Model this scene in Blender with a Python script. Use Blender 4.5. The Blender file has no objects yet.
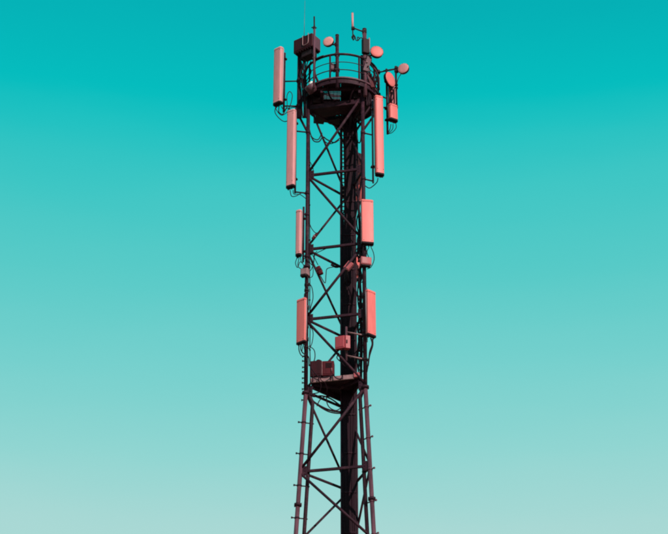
import bpy, bmesh, math, random
from mathutils import Vector, Matrix
random.seed(7)
R = math.radians
scene = bpy.context.scene
COL = scene.collection

# ------------------------------------------------------------------ camera
F_PX = 1686.0                 # focal length in photograph pixels (668 wide)
PITCH = R(28.5)
CAM_Z = 1.7
DIST = 40.0                   # camera to tower axis on the ground
cam_d = bpy.data.cameras.new('camera')
cam = bpy.data.objects.new('camera', cam_d)
COL.objects.link(cam)
cam.location = (0, 0, CAM_Z)
cam.rotation_euler = (R(90) + PITCH, 0, 0)
cam_d.sensor_width = 36
cam_d.lens = 36 * F_PX / 668
cam_d.clip_end = 9000
scene.camera = cam

# ------------------------------------------------------------------ sky, sun, exposure
SUN_AZ = R(32)                # to the right of straight behind the camera
SUN_EL = R(30)
sun_dir = Vector((math.sin(SUN_AZ) * math.cos(SUN_EL), -math.cos(SUN_AZ) * math.cos(SUN_EL), math.sin(SUN_EL)))


def lin(r, g, b):
    f = lambda c: (c / 255 / 12.92) if c / 255 <= 0.04045 else ((c / 255 + 0.055) / 1.055) ** 2.4
    return (f(r), f(g), f(b), 1)


world = bpy.data.worlds.new('World')
scene.world = world
world.use_nodes = True
nt = world.node_tree
nt.nodes.clear()
w_out = nt.nodes.new('ShaderNodeOutputWorld')
w_bg = nt.nodes.new('ShaderNodeBackground')
w_sky = nt.nodes.new('ShaderNodeTexSky')
w_sky.sky_type = 'NISHITA'
w_sky.sun_disc = False
w_sky.sun_elevation = SUN_EL
w_sky.sun_rotation = math.atan2(sun_dir.x, sun_dir.y)
w_tc = nt.nodes.new('ShaderNodeTexCoord')
w_sep = nt.nodes.new('ShaderNodeSeparateXYZ')
w_ramp = nt.nodes.new('ShaderNodeValToRGB')
cr = w_ramp.color_ramp
stops = [(0.0, (198, 222, 216)), (0.20, (188, 219, 214)), (0.334, (169, 217, 213)), (0.375, (145, 214, 210)),
         (0.42, (119, 209, 206)), (0.47, (88, 203, 200)), (0.515, (62, 199, 197)), (0.545, (28, 194, 194)), (0.56, (0, 190, 191)),
         (0.609, (0, 175, 181)), (0.75, (0, 158, 168)), (1.0, (0, 140, 154))]
cr.elements[0].position, cr.elements[0].color = stops[0][0], lin(*stops[0][1])
cr.elements[1].position, cr.elements[1].color = stops[-1][0], lin(*stops[-1][1])
for p, c in stops[1:-1]:
    e = cr.elements.new(p)
    e.color = lin(*c)
w_scale = nt.nodes.new('ShaderNodeVectorMath')
w_scale.operation = 'SCALE'
w_scale.inputs['Scale'].default_value = 0.1
w_mix = nt.nodes.new('ShaderNodeMix')
w_mix.data_type = 'RGBA'
w_mix.inputs['Factor'].default_value = 0.985
L = nt.links.new
L(w_tc.outputs['Generated'], w_sep.inputs[0])
w_map = nt.nodes.new('ShaderNodeMapping')          # faint uneven haze, stretched along the horizon
w_map.inputs['Scale'].default_value = (3, 3, 14)
w_nz = nt.nodes.new('ShaderNodeTexNoise')
w_nz.inputs['Scale'].default_value = 1.6
w_nz.inputs['Detail'].default_value = 5
w_ma = nt.nodes.new('ShaderNodeMath')
w_ma.operation = 'MULTIPLY_ADD'
w_ma.inputs[1].default_value = 0.022
w_mb = nt.nodes.new('ShaderNodeMath')
w_mb.operation = 'SUBTRACT'
w_mb.inputs[1].default_value = 0.011
L(w_tc.outputs['Generated'], w_map.inputs['Vector'])
L(w_map.outputs[0], w_nz.inputs['Vector'])
L(w_nz.outputs['Fac'], w_ma.inputs[0])
L(w_sep.outputs['Z'], w_ma.inputs[2])
L(w_ma.outputs[0], w_mb.inputs[0])
L(w_mb.outputs[0], w_ramp.inputs[0])
L(w_sky.outputs[0], w_scale.inputs[0])
L(w_scale.outputs[0], w_mix.inputs['A'])
L(w_ramp.outputs[0], w_mix.inputs['B'])
L(w_mix.outputs['Result'], w_bg.inputs['Color'])
w_bg.inputs['Strength'].default_value = 1.0
L(w_bg.outputs[0], w_out.inputs[0])

sun_d = bpy.data.lights.new('sun', 'SUN')
sun_d.energy = 4.4
sun_d.angle = R(0.5)
sun_d.color = (1.0, 0.9, 0.82)
sun = bpy.data.objects.new('sun', sun_d)
COL.objects.link(sun)
sun.location = (20, -20, 30)
sun.rotation_euler = sun_dir.to_track_quat('Z', 'Y').to_euler()

scene.view_settings.view_transform = 'Standard'
scene.view_settings.look = 'None'
scene.view_settings.exposure = 0
scene.view_settings.gamma = 1
scene.cycles.pixel_filter_type = 'BLACKMAN_HARRIS'
scene.cycles.filter_width = 2.1
scene.render.resolution_x = 1024
scene.render.resolution_y = 819


# ------------------------------------------------------------------ materials
def material(name, base, rough=0.55, metallic=0.0, var=0.35, scale=6.0, stain=None, stain_amt=0.0, bump=0.02, streak=False, spec=0.5):
    m = bpy.data.materials.new(name)
    m.use_nodes = True
    n = m.node_tree.nodes
    k = m.node_tree.links.new
    b = n['Principled BSDF']
    tc = n.new('ShaderNodeTexCoord')
    mp = n.new('ShaderNodeMapping')
    if streak:
        mp.inputs['Scale'].default_value = (1, 1, 0.2)
    oi = n.new('ShaderNodeObjectInfo')                 # every object samples another stretch of the noise
    rs = n.new('ShaderNodeMath')
    rs.operation = 'MULTIPLY'
    rs.inputs[1].default_value = 57.0
    k(oi.outputs['Random'], rs.inputs[0])
    ad = n.new('ShaderNodeVectorMath')
    k(tc.outputs['Object'], ad.inputs[0])
    k(rs.outputs[0], ad.inputs[1])
    k(ad.outputs[0], mp.inputs['Vector'])
    nz = n.new('ShaderNodeTexNoise')
    nz.inputs['Scale'].default_value = scale
    nz.inputs['Detail'].default_value = 6
    nz.inputs['Roughness'].default_value = 0.65
    k(mp.outputs[0], nz.inputs['Vector'])
    rp = n.new('ShaderNodeValToRGB')
    rp.color_ramp.elements[0].position = 0.3
    rp.color_ramp.elements[1].position = 0.72
    rp.color_ramp.elements[0].color = tuple(c * (1 - var) for c in base) + (1,)
    rp.color_ramp.elements[1].color = tuple(min(1, c * (1 + var * 0.6)) for c in base) + (1,)
    k(nz.outputs['Fac'], rp.inputs[0])
    colour = rp.outputs[0]
    if stain:
        n2 = n.new('ShaderNodeTexNoise')
        n2.inputs['Scale'].default_value = scale * 0.6
        n2.inputs['Detail'].default_value = 8
        n2.inputs['Roughness'].default_value = 0.7
        k(mp.outputs[0], n2.inputs['Vector'])
        r2 = n.new('ShaderNodeValToRGB')
        r2.color_ramp.elements[0].position = 0.52
        r2.color_ramp.elements[1].position = 0.68
        k(n2.outputs['Fac'], r2.inputs[0])
        ml = n.new('ShaderNodeMath')
        ml.operation = 'MULTIPLY'
        ml.inputs[1].default_value = stain_amt
        k(r2.outputs[0], ml.inputs[0])
        mx = n.new('ShaderNodeMix')
        mx.data_type = 'RGBA'
        k(ml.outputs[0], mx.inputs['Factor'])
        k(colour, mx.inputs['A'])
        mx.inputs['B'].default_value = tuple(stain) + (1,)
        colour = mx.outputs['Result']
    k(colour, b.inputs['Base Color'])
    mr = n.new('ShaderNodeMapRange')
    mr.inputs['To Min'].default_value = max(0.05, rough - 0.12)
    mr.inputs['To Max'].default_value = min(1, rough + 0.12)
    k(nz.outputs['Fac'], mr.inputs['Value'])
    k(mr.outputs[0], b.inputs['Roughness'])
    b.inputs['Metallic'].default_value = metallic
    b.inputs['Specular IOR Level'].default_value = spec
    bp = n.new('ShaderNodeBump')
    bp.inputs['Strength'].default_value = 0.25
    bp.inputs['Distance'].default_value = bump
    k(nz.outputs['Fac'], bp.inputs['Height'])
    k(bp.outputs[0], b.inputs['Normal'])
    return m


M = {
    'steel_dark': material('dark_painted_steel', (0.032, 0.0085, 0.017), 0.65, var=0.5, scale=7, stain=(0.105, 0.036, 0.05), stain_amt=0.55, bump=0.006, spec=0.15),
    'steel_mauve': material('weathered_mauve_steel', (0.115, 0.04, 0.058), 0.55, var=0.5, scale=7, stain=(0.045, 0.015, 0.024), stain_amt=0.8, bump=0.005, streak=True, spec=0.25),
    'steel_pale': material('pale_weathered_steel', (0.30, 0.135, 0.145), 0.55, var=0.3, scale=8, stain=(0.10, 0.04, 0.045), stain_amt=0.75, bump=0.004),
    'steel_blue': material('blue_grey_pipe', (0.10, 0.085, 0.12), 0.45, var=0.25, scale=8, stain=(0.05, 0.03, 0.04), stain_amt=0.5, bump=0.004),
    'rubber': material('black_cable_rubber', (0.018, 0.004, 0.009), 0.65, var=0.3, scale=12, bump=0.003, spec=0.12),
    'salmon': material('salmon_radome', (0.74, 0.145, 0.138), 0.5, var=0.12, scale=11, stain=(0.52, 0.11, 0.105), stain_amt=0.45, bump=0.002, streak=True, spec=0.3),
    'pink': material('faded_pink_radome', (0.62, 0.225, 0.235), 0.55, var=0.14, scale=11, stain=(0.42, 0.18, 0.19), stain_amt=0.5, bump=0.002, streak=True, spec=0.3),
    'dish_pink': material('pale_pink_radome', (0.76, 0.28, 0.27), 0.5, var=0.1, scale=9, stain=(0.5, 0.19, 0.19), stain_amt=0.5, bump=0.002, spec=0.3),
    'cap': material('dark_antenna_cap', (0.02, 0.008, 0.011), 0.6, var=0.3, scale=15, bump=0.003, spec=0.15),
    'red_box': material('faded_red_box', (0.40, 0.065, 0.08), 0.55, var=0.25, scale=9, stain=(0.28, 0.05, 0.055), stain_amt=0.6, bump=0.003, streak=True),
    'dark_red': material('dark_red_cabinet', (0.085, 0.006, 0.012), 0.6, spec=0.15, var=0.3, scale=7, stain=(0.05, 0.014, 0.02), stain_amt=0.6, bump=0.003, streak=True),
    'cabinet': material('dark_cabinet', (0.024, 0.009, 0.013), 0.6, var=0.3, scale=6, stain=(0.05, 0.02, 0.024), stain_amt=0.4, bump=0.003, spec=0.15),
    'grey_pink': material('grey_pink_housing', (0.34, 0.22, 0.235), 0.5, var=0.15, scale=6, stain=(0.2, 0.11, 0.12), stain_amt=0.6, bump=0.002, streak=True),
    'maroon': material('maroon_cabinet', (0.045, 0.008, 0.013), 0.65, var=0.35, scale=8, stain=(0.025, 0.007, 0.01), stain_amt=0.7, bump=0.003, streak=True, spec=0.12),
    'deep_red': material('deep_red_box', (0.36, 0.036, 0.05), 0.55, var=0.2, scale=9, stain=(0.30, 0.05, 0.06), stain_amt=0.6, bump=0.003, streak=True),
    'white': material('sunlit_white', (0.8, 0.76, 0.74), 0.4, var=0.08, scale=9, bump=0.002),  # strong sunlight on the rim housing's top, put into the colour
    'grate': material('grating_steel', (0.03, 0.015, 0.022), 0.6, var=0.3, scale=14, bump=0.003, spec=0.15),
    'concrete': material('concrete', (0.34, 0.31, 0.28), 0.9, var=0.2, scale=5, bump=0.01),
}


# ------------------------------------------------------------------ mesh helpers (world coordinates)
class MB:
    def __init__(self):
        self.v, self.f, self.s = [], [], []

    def add(self, vs, fs, smooth):
        o = len(self.v)
        self.v += [Vector(v) for v in vs]
        for f, s in zip(fs, smooth if isinstance(smooth, list) else [smooth] * len(fs)):
            self.f.append([i + o for i in f])
            self.s.append(s)
        return self

    def tube(self, pts, r, seg=10, r1=None):
        pts = [Vector(p) for p in pts]
        n = len(pts)
        up = None
        vs, fs, sm = [], [], []
        for i, p in enumerate(pts):
            t = (pts[min(i + 1, n - 1)] - pts[max(i - 1, 0)]).normalized()
            if up is None:
                up = t.orthogonal().normalized()
            up = (up - t * up.dot(t))
            up = up.normalized() if up.length > 1e-6 else t.orthogonal().normalized()
            w = t.cross(up)
            rr = r if r1 is None else r + (r1 - r) * i / (n - 1)
            for k in range(seg):
                a = 2 * math.pi * k / seg
                vs.append(p + up * math.cos(a) * rr + w * math.sin(a) * rr)
        for i in range(n - 1):
            for k in range(seg):
                k2 = (k + 1) % seg
                fs.append([i * seg + k, i * seg + k2, (i + 1) * seg + k2, (i + 1) * seg + k])
                sm.append(True)
        fs.append(list(range(seg))[::-1])
        fs.append([(n - 1) * seg + k for k in range(seg)])
        sm += [False, False]
        return self.add(vs, fs, sm)

    def cable(self, ctrl, r, seg=8, sub=8):
        return self.tube(spline(ctrl, sub), r, seg)

    def angle(self, a, b, w, t=0.009):
        """L-section steel member between two points"""
        a, b = Vector(a), Vector(b)
        d = (b - a).normalized()
        u = d.cross(Vector((0, 1, 0)))
        u = u.normalized() if u.length > 1e-4 else Vector((1, 0, 0))
        if u.z < 0:
            u = -u
        v = d.cross(u).normalized()
        if v.y < 0:
            v = -v
        prof = [(-w / 2, 0), (w / 2, 0), (w / 2, t), (-w / 2 + t, t), (-w / 2 + t, w), (-w / 2, w)]
        vs = [p + u * x + v * y for p in (a, b) for x, y in prof]
        fs = [[i, (i + 1) % 6, 6 + (i + 1) % 6, 6 + i] for i in range(6)] + [[5, 4, 3, 2, 1, 0], [6, 7, 8, 9, 10, 11]]
        return self.add(vs, fs, False)

    def box(self, c, size, mat=None, bevel=0.01, seg=2):
        bm = bmesh.new()
        bmesh.ops.create_cube(bm, size=1)
        for v in bm.verts:
            v.co = Vector((v.co.x * size[0], v.co.y * size[1], v.co.z * size[2]))
        if bevel:
            bmesh.ops.bevel(bm, geom=bm.edges[:], offset=bevel, segments=seg, affect='EDGES', profile=0.5)
        mat = mat or Matrix.Identity(3)
        c = Vector(c)
        bm.verts.index_update()
        self.add([c + mat @ v.co for v in bm.verts], [[v.index for v in f.verts] for f in bm.faces], False)
        bm.free()
        return self

    def lathe(self, c, axis, prof, seg=28):
        """prof: (distance along axis, radius)"""
        axis = Vector(axis).normalized()
        u = axis.orthogonal().normalized()
        w = axis.cross(u)
        c = Vector(c)
        vs, fs = [], []
        for d, r in prof:
            for k in range(seg):
                a = 2 * math.pi * k / seg
                vs.append(c + axis * d + u * math.cos(a) * r + w * math.sin(a) * r)
        for i in range(len(prof) - 1):
            for k in range(seg):
                k2 = (k + 1) % seg
                fs.append([i * seg + k, i * seg + k2, (i + 1) * seg + k2, (i + 1) * seg + k])
        sm = [True] * len(fs)
        fs.append(list(range(seg))[::-1])
        fs.append([(len(prof) - 1) * seg + k for k in range(seg)])
        return self.add(vs, fs, sm + [False, False])

    def prism(self, outline, z0, z1, smooth=False):
        """vertical prism of a plan outline"""
        n = len(outline)
        vs = [Vector((x, y, z)) for z in (z0, z1) for x, y in outline]
        fs = [[i, (i + 1) % n, n + (i + 1) % n, n + i] for i in range(n)]
        sm = [smooth] * n
        fs += [list(range(n))[::-1], list(range(n, 2 * n))]
        return self.add(vs, fs, sm + [False, False])


def spline(c, sub=8):
    c = [Vector(p) for p in c]
    if len(c) < 3:
        return c
    e = [c[0] * 2 - c[1]] + c + [c[-1] * 2 - c[-2]]
    out = []
    for i in range(1, len(e) - 2):
        p0, p1, p2, p3 = e[i - 1:i + 3]
        for k in range(sub):
            t = k / sub
            out.append(0.5 * ((2 * p1) + (p2 - p0) * t + (2 * p0 - 5 * p1 + 4 * p2 - p3) * t * t + (3 * p1 - p0 - 3 * p2 + p3) * t ** 3))
    out.append(c[-1])
    return out


def obj(name, mb, mat, parent=None, label=None):
    off = Vector((0, 0, 0))
    p = parent
    while p is not None:
        off += p.location
        p = p.parent
    org = Vector((0, 0, 0))
    if parent is None:
        lo = Vector([min(v[i] for v in mb.v) for i in range(3)])
        hi = Vector([max(v[i] for v in mb.v) for i in range(3)])
        org = Vector(((lo.x + hi.x) / 2, (lo.y + hi.y) / 2, lo.z))
    me = bpy.data.meshes.new(name)
    me.from_pydata([tuple(v - off - org) for v in mb.v], [], mb.f)
    me.polygons.foreach_set('use_smooth', mb.s)
    me.materials.append(M[mat] if isinstance(mat, str) else mat)
    me.update()
    o = bpy.data.objects.new(name, me)
    o.location = org
    COL.objects.link(o)
    o.parent = parent
    if label:
        o['label'] = label
    return o


def thing(name, label, cat, loc, group=None):
    o = bpy.data.objects.new(name, None)
    o.empty_display_size = 0.1
    COL.objects.link(o)
    o.location = Vector(loc)
    return tag(o, label, cat, group)


def tag(o, label, cat, group=None):
    o['label'] = label
    o['category'] = cat
    if group:
        o['group'] = group
    return o


def at(px, py, dy=0.0):
    """pixel of the photograph + depth offset from the tower axis -> world point"""
    x, y = (px - 334) / F_PX, (267 - py) / F_PX
    d = Vector((x, math.cos(PITCH) - y * math.sin(PITCH), math.sin(PITCH) + y * math.cos(PITCH)))
    return Vector((0, 0, CAM_Z)) + d * ((DIST + dy) / d.y)


def rotz(a):
    return Matrix.Rotation(a, 3, 'Z')


# ------------------------------------------------------------------ ground
gm = bpy.data.materials.new('dry_grass_ground')
gm.use_nodes = True
gn = gm.node_tree.nodes
gl = gm.node_tree.links.new
g_tc = gn.new('ShaderNodeTexCoord')
g_n = gn.new('ShaderNodeTexNoise')
g_n.inputs['Scale'].default_value = 0.35
g_n.inputs['Detail'].default_value = 12
g_r = gn.new('ShaderNodeValToRGB')
g_r.color_ramp.elements[0].color = (0.10, 0.075, 0.045, 1)
g_r.color_ramp.elements[1].color = (0.24, 0.16, 0.10, 1)
gl(g_tc.outputs['Object'], g_n.inputs['Vector'])
gl(g_n.outputs['Fac'], g_r.inputs[0])
gl(g_r.outputs[0], gn['Principled BSDF'].inputs['Base Color'])
gn['Principled BSDF'].inputs['Roughness'].default_value = 0.95
N = 60
vs, fs = [], []
for j in range(N + 1):
    for i in range(N + 1):
        u, v = (i / N * 2 - 1), (j / N * 2 - 1)
        x, y = math.copysign(abs(u) ** 3, u) * 4000, math.copysign(abs(v) ** 3, v) * 4000
        d = math.hypot(x, y)
        z = 0 if d < 70 else (math.sin(x * 0.011 + 1) + math.cos(y * 0.013)) * min(1.5, (d - 70) * 0.004)
        vs.append((x, y + DIST, z))
for j in range(N):
    for i in range(N):
        a = j * (N + 1) + i
        fs.append((a, a + 1, a + N + 2, a + N + 1))
gmb = MB().add(vs, fs, True)
gme = bpy.data.meshes.new('ground')
gme.from_pydata(vs, [], fs)
gme.materials.append(gm)
ground = bpy.data.objects.new('ground', gme)
COL.objects.link(ground)
ground['kind'] = 'structure'

# ------------------------------------------------------------------ lattice tower
SIDE = 1.57
PHI = R(13)
CR = SIDE / math.sqrt(3)
dirs = {'L': Vector((-math.cos(R(30) - PHI), -math.sin(R(30) - PHI), 0))}
Lp = dirs['L'] * CR
dirs['R'] = (Lp + SIDE * Vector((math.cos(PHI), -math.sin(PHI), 0))).normalized()
dirs['B'] = (Lp + SIDE * Vector((math.cos(R(60) - PHI), math.sin(R(60) - PHI), 0))).normalized()
XC = at(307.7, 175, Lp.y).x - Lp.x
AX = Vector((XC, DIST, 0))
Z_KINK = at(308, 393, Lp.y).z
FLARE = 0.058


def leg(k, z, extra=0.0):
    r = CR + max(0.0, Z_KINK - z) * FLARE + extra
    p = AX + dirs[k] * r
    p.z = z
    return p


zs = [at(308, y, Lp.y).z for y in (101, 175, 249, 319, 391, 472, 549)]
while zs[-1] > 3.2:
    zs.append(zs[-1] - 2.3)
zs.append(0.45)
Z_TOP = at(308, 92, Lp.y).z

tower = thing('lattice_tower', 'tall dark three-legged steel lattice tower carrying all the antennas', 'tower', (XC, DIST, 0))
LEGR = 0.053
leg_objs = {}
for k in 'LRB':
    top = Z_TOP + (1.0 if k == 'R' else 0.0)
    lo = obj('leg', MB().tube([leg(k, Z_KINK), leg(k, top)], LEGR, 16), 'steel_dark', tower)
    leg_objs[k] = lo
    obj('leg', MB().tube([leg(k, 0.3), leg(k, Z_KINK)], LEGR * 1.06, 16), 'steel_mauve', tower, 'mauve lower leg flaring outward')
    # flanged joints with bolts
    for z in (Z_KINK, zs[2] - 0.55, zs[5] - 0.9, zs[7] - 0.6):
        fl = MB()
        up = (leg(k, z + 0.05) - leg(k, z - 0.05)).normalized()
        fl.lathe(leg(k, z), up, [(-0.03, LEGR), (-0.03, 0.095), (0.03, 0.095), (0.03, LEGR)], 16)
        for b in range(6):
            a = b * math.pi / 3
            q = leg(k, z) + Vector((math.cos(a), math.sin(a), 0)) * 0.08
            fl.tube([q - up * 0.055, q + up * 0.055], 0.011, 6)
        obj('flange', fl, 'steel_dark', lo)
    # gusset plates at the panel points
    for z in zs[:7]:
        g = MB()
        for k2 in 'LRB':
            if k2 == k:
                continue
            d = (leg(k2, z) - leg(k, z)).normalized()
            c = leg(k, z) + d * 0.10
            g.box(c, (0.16, 0.012, 0.26), rotz(math.atan2(d.y, d.x)), 0.004, 1)
            for bz in (-0.08, 0, 0.08):
                q = c + Vector((0, 0, bz)) + d * 0.03
                nrm = Vector((-d.y, d.x, 0))
                g.tube([q - nrm * 0.022, q + nrm * 0.022], 0.013, 6)
        obj('gusset_plate', g, 'steel_dark', lo)
    obj('footing', MB().box(leg(k, 0.13), (0.9, 0.9, 0.5), rotz(0.3), 0.03), 'concrete', tower)

pairs = [('L', 'R'), ('R', 'B'), ('B', 'L')]
for i, z in enumerate(zs):
    for a, b in pairs:
        pa, pb = leg(a, z), leg(b, z)
        d = (pb - pa).normalized()
        w = 0.062 if (a, b) == ('L', 'R') else 0.05
        if 0 < i < len(zs) - 1 and not (i == 4 and (a, b) == ('L', 'R')):
            obj('horizontal_strut', MB().angle(pa + d * 0.06, pb - d * 0.06, w), 'steel_dark', tower)
    if i + 1 < len(zs):
        z2 = zs[i + 1]
        for a, b in pairs:
            # zigzag: one diagonal on each face, changing hand from panel to panel
            lo_k, hi_k = (a, b) if i % 2 == 0 else (b, a)
            pa, pb = leg(lo_k, z2 + 0.05), leg(hi_k, z - 0.05)
            d = (pb - pa).normalized()
            obj('diagonal_brace', MB().tube([pa + d * 0.05, pb - d * 0.05], 0.036 if (a, b) == ('L', 'R') else 0.031, 10),
                'steel_dark', tower)

# inner stiffener pipes of the lower section, tied to each leg with radial brackets
for k in 'LRB':
    off = -0.25
    obj('stiffener_pipe', MB().tube([leg(k, 0.5, off), leg(k, Z_KINK - 0.25, off + 0.05), leg(k, Z_KINK - 0.05, off + 0.16), leg(k, Z_KINK, -0.03)], 0.05, 12), 'steel_dark', tower)
    z = at(302, 423, Lp.y).z + (0.28 if k == 'R' else 0.0)
    while z > 0.8:
        u = dirs[k]
        p0, p1 = leg(k, z, off - 0.02), leg(k, z, 0.12)
        br = MB().tube([p0, p1], 0.017, 8)
        br.tube([p1, p1 + u * 0.03], 0.028, 8)
        br.lathe(leg(k, z), (0, 0, 1), [(-0.02, 0.055), (-0.02, 0.066), (0.02, 0.066), (0.02, 0.055)], 14)
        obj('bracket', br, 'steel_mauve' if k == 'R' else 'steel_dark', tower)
        z -= 0.86
# step bolts on the left leg round the lower platform
for j in range(9):
    z = Z_KINK + 1.05 - j * 0.155
    s = -1 if j % 2 == 0 else 1
    p = leg('L', z)
    q = p + Vector((-0.085, -0.03 * s, 0))
    obj('step_bolt', MB().tube([p, q], 0.017, 6).tube([q, q + Vector((-0.02, 0, 0))], 0.03, 6), 'steel_dark', tower)

# ------------------------------------------------------------------ cable ladder inside the tower
LY = 0.30                       # depth of the tray
lx0, lx1 = at(340.2, 300, LY).x, at(356.6, 300, LY).x
lad_top = at(345, 118, LY).z
ladder = thing('cable_ladder', 'dark vertical cable ladder packed with black feeder cables inside the tower', 'cable ladder', ((lx0 + lx1) / 2, DIST + LY, 0))
for x in (lx0 + 0.035, lx1 - 0.02):
    obj('stile', MB().tube([(x, DIST + LY, 0), (x, DIST + LY, lad_top)], 0.038 if x < (lx0 + lx1) / 2 else 0.024, 10), 'steel_dark', ladder)
rung_mb = MB().box(ladder.location, (lx1 - lx0 - 0.06, 0.03, 0.03), None, 0.005, 1)
z = 0.4
first = None
while z < lad_top - 0.1:
    if first is None:
        first = obj('rung', rung_mb, 'steel_pale', ladder)
        first.location = (0, 0, z)
    else:
        c = first.copy()
        COL.objects.link(c)
        c.location = (0, 0, z)
    z += 0.13
obj('tray_back', MB().box(((lx0 + lx1) / 2 + 0.05, DIST + LY + 0.075, lad_top / 2), (lx1 - lx0 - 0.16, 0.006, lad_top - 0.2), None, 0), 'steel_dark', ladder)
ncab = 9
for i in range(ncab):
    t = i / (ncab - 1)
    x = lx0 + 0.135 + t * (lx1 - lx0 - 0.135 - 0.075)
    r = random.choice([0.024, 0.027, 0.021])
    zt = lad_top - random.uniform(0.0, 0.1)
    n = 60
    ph = random.uniform(0, 6)
    pts = [(x + 0.006 * math.sin(j * 0.9 + ph), DIST + LY - 0.05 + 0.008 * math.cos(j * 0.7 + ph), 0.05 + (zt - 0.05) * j / n) for j in range(n + 1)]
    obj('feeder_cable', MB().tube(pts, r, 8), 'rubber', ladder)
    if i % 2 == 0:
        pts = [(a + 0.02, b + 0.045, c) for a, b, c in pts]
        obj('feeder_cable', MB().tube(pts, r * 1.2, 8), 'rubber', ladder)
for dx_, yt_ in ((0.083, 214), (0.108, 232)):
    zt_ = at(343, yt_, LY).z
    pts = [(lx0 + dx_ + 0.005 * math.sin(j * 1.3 + dx_ * 90), DIST + LY - 0.05, 0.05 + (zt_ - 0.05) * j / 40) for j in range(41)]
    pts.append((lx0 + dx_ + 0.05, DIST + LY + 0.03, zt_ + 0.15))
    obj('feeder_cable', MB().tube(pts, 0.019, 8), 'rubber', ladder)
z = 1.0
lq = ladder.location
clamp_mb = MB().box(lq + Vector((0.03, -0.082, 0)), (lx1 - lx0 - 0.13, 0.016, 0.035), None, 0.004, 1)
for q in range(5):
    clamp_mb.tube([lq + Vector((-0.12 + q * 0.075, -0.085, 0)), lq + Vector((-0.12 + q * 0.075, -0.103, 0))], 0.009, 6)
first = None
while z < lad_top - 0.2:
    if first is None:
        first = obj('cable_clamp', clamp_mb, 'steel_dark', ladder)
        first.location = (0, 0, z)
    else:
        c = first.copy()
        COL.objects.link(c)
        c.location = (0, 0, z)
    z += 1.07
# brackets tying the ladder to the back leg
for z in zs[1:-1]:
    p = leg('B', z)
    obj('tie_bar', MB().tube([(lx0 + 0.035, DIST + LY, z), p, (lx1 - 0.02, DIST + LY, z)], 0.018, 8), 'steel_dark', ladder)

# ------------------------------------------------------------------ top platform (round basket)
RY = 0.0
pc = at(341.5, 101.5, RY)
ZF = pc.z
PCX = pc.x
PR = 1.06
plat = thing('round_platform', 'round dark steel basket platform with curved railing at the tower top', 'platform', (PCX, DIST, ZF))


def ring(r, z, a0=0, a1=360, n=72):
    return [Vector((PCX + r * math.cos(R(a0 + (a1 - a0) * i / n)), DIST + r * math.sin(R(a0 + (a1 - a0) * i / n)), z)) for i in range(n + 1)]


def ring_band(r0, r1, z0, z1, n=72):
    m = MB()
    vs = []
    for i in range(n):
        a = 2 * math.pi * i / n
        for r, z in ((r0, z0), (r1, z0), (r1, z1), (r0, z1)):
            vs.append((PCX + r * math.cos(a), DIST + r * math.sin(a), z))
    fs = []
    for i in range(n):
        j = (i + 1) % n
        for q in range(4):
            q2 = (q + 1) % 4
            fs.append([i * 4 + q, i * 4 + q2, j * 4 + q2, j * 4 + q])
    return m.add(vs, fs, False)


obj('rim_beam', ring_band(PR - 0.05, PR, ZF - 0.08, ZF + 0.10), 'steel_dark', plat)
obj('rim_lip', ring_band(PR + 0.003, PR + 0.035, ZF + 0.06, ZF + 0.105), 'steel_mauve', plat)
# deck: solid plates round the edge and grating in the middle-left
gx0, gx1 = PCX - 0.52, PCX - 0.03


def plate(x0, x1, y0, y1, z):
    """part of the deck, clipped to the round rim"""
    pts = []
    rr = PR - 0.055
    n = 16
    top, bot = [], []
    for i in range(n + 1):
        x = x0 + (x1 - x0) * i / n
        dx = x - PCX
        h = math.sqrt(max(0, rr * rr - dx * dx))
        bot.append((x, DIST + max(y0, -h)))
        top.append((x, DIST + min(y1, h)))
    pts = bot + top[::-1]
    out = []
    for p in pts:
        if not out or (Vector(p) - Vector(out[-1])).length > 1e-4:
            out.append(p)
    if (Vector(out[0]) - Vector(out[-1])).length < 1e-4:
        out.pop()
    return MB().prism(out, z - 0.012, z + 0.012)


obj('deck_plate', plate(PCX - PR + 0.06, gx0 - 0.004, -2, 2, ZF), 'steel_dark', plat)
obj('deck_plate', plate(gx1 + 0.004, PCX + 0.5, -2, 2, ZF), 'steel_dark', plat)
obj('deck_plate', plate(PCX + 0.504, PCX + PR - 0.06, -2, 2, ZF), 'steel_dark', plat)
obj('deck_plate', plate(gx0, gx1, -2, -0.68, ZF), 'steel_dark', plat)
obj('deck_plate', plate(gx0, gx1, -0.1, 0.34, ZF), 'steel_dark', plat)
obj('deck_plate', plate(gx0, gx1, 0.82, 2, ZF), 'steel_dark', plat)
for y0, y1 in ((-0.68, -0.1), (0.34, 0.82)):
    g = MB()
    y = y0
    while y < y1:
        h = PR - 0.055
        xa = max(gx0, PCX - math.sqrt(max(0.01, h * h - y * y)))
        g.box(((xa + gx1) / 2, DIST + y, ZF - 0.002), (gx1 - xa, 0.006, 0.026), None, 0)
        y += 0.05
    x = gx0
    while x < gx1:
        g.box((x, DIST + (y0 + y1) / 2, ZF + 0.004), (0.008, y1 - y0, 0.008), None, 0)
        x += 0.1
    go = obj('grating', g, 'grate', plat)
    go['kind'] = 'stuff'
# joists under the deck
for y in (-0.74, -0.05, 0.28, 0.86):
    h = math.sqrt((PR - 0.06) ** 2 - y * y)
    obj('joist', MB().box((PCX, DIST + y, ZF - 0.075), (2 * h, 0.06, 0.11), None, 0.006, 1), 'steel_dark', plat)
obj('joist', MB().box((PCX - 0.56, DIST, ZF - 0.19), (0.07, 1.6, 0.1), None, 0.006, 1), 'steel_dark', plat)
obj('joist', MB().box((PCX + 0.5, DIST, ZF - 0.19), (0.07, 1.6, 0.1), None, 0.006, 1), 'steel_dark', plat)
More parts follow.
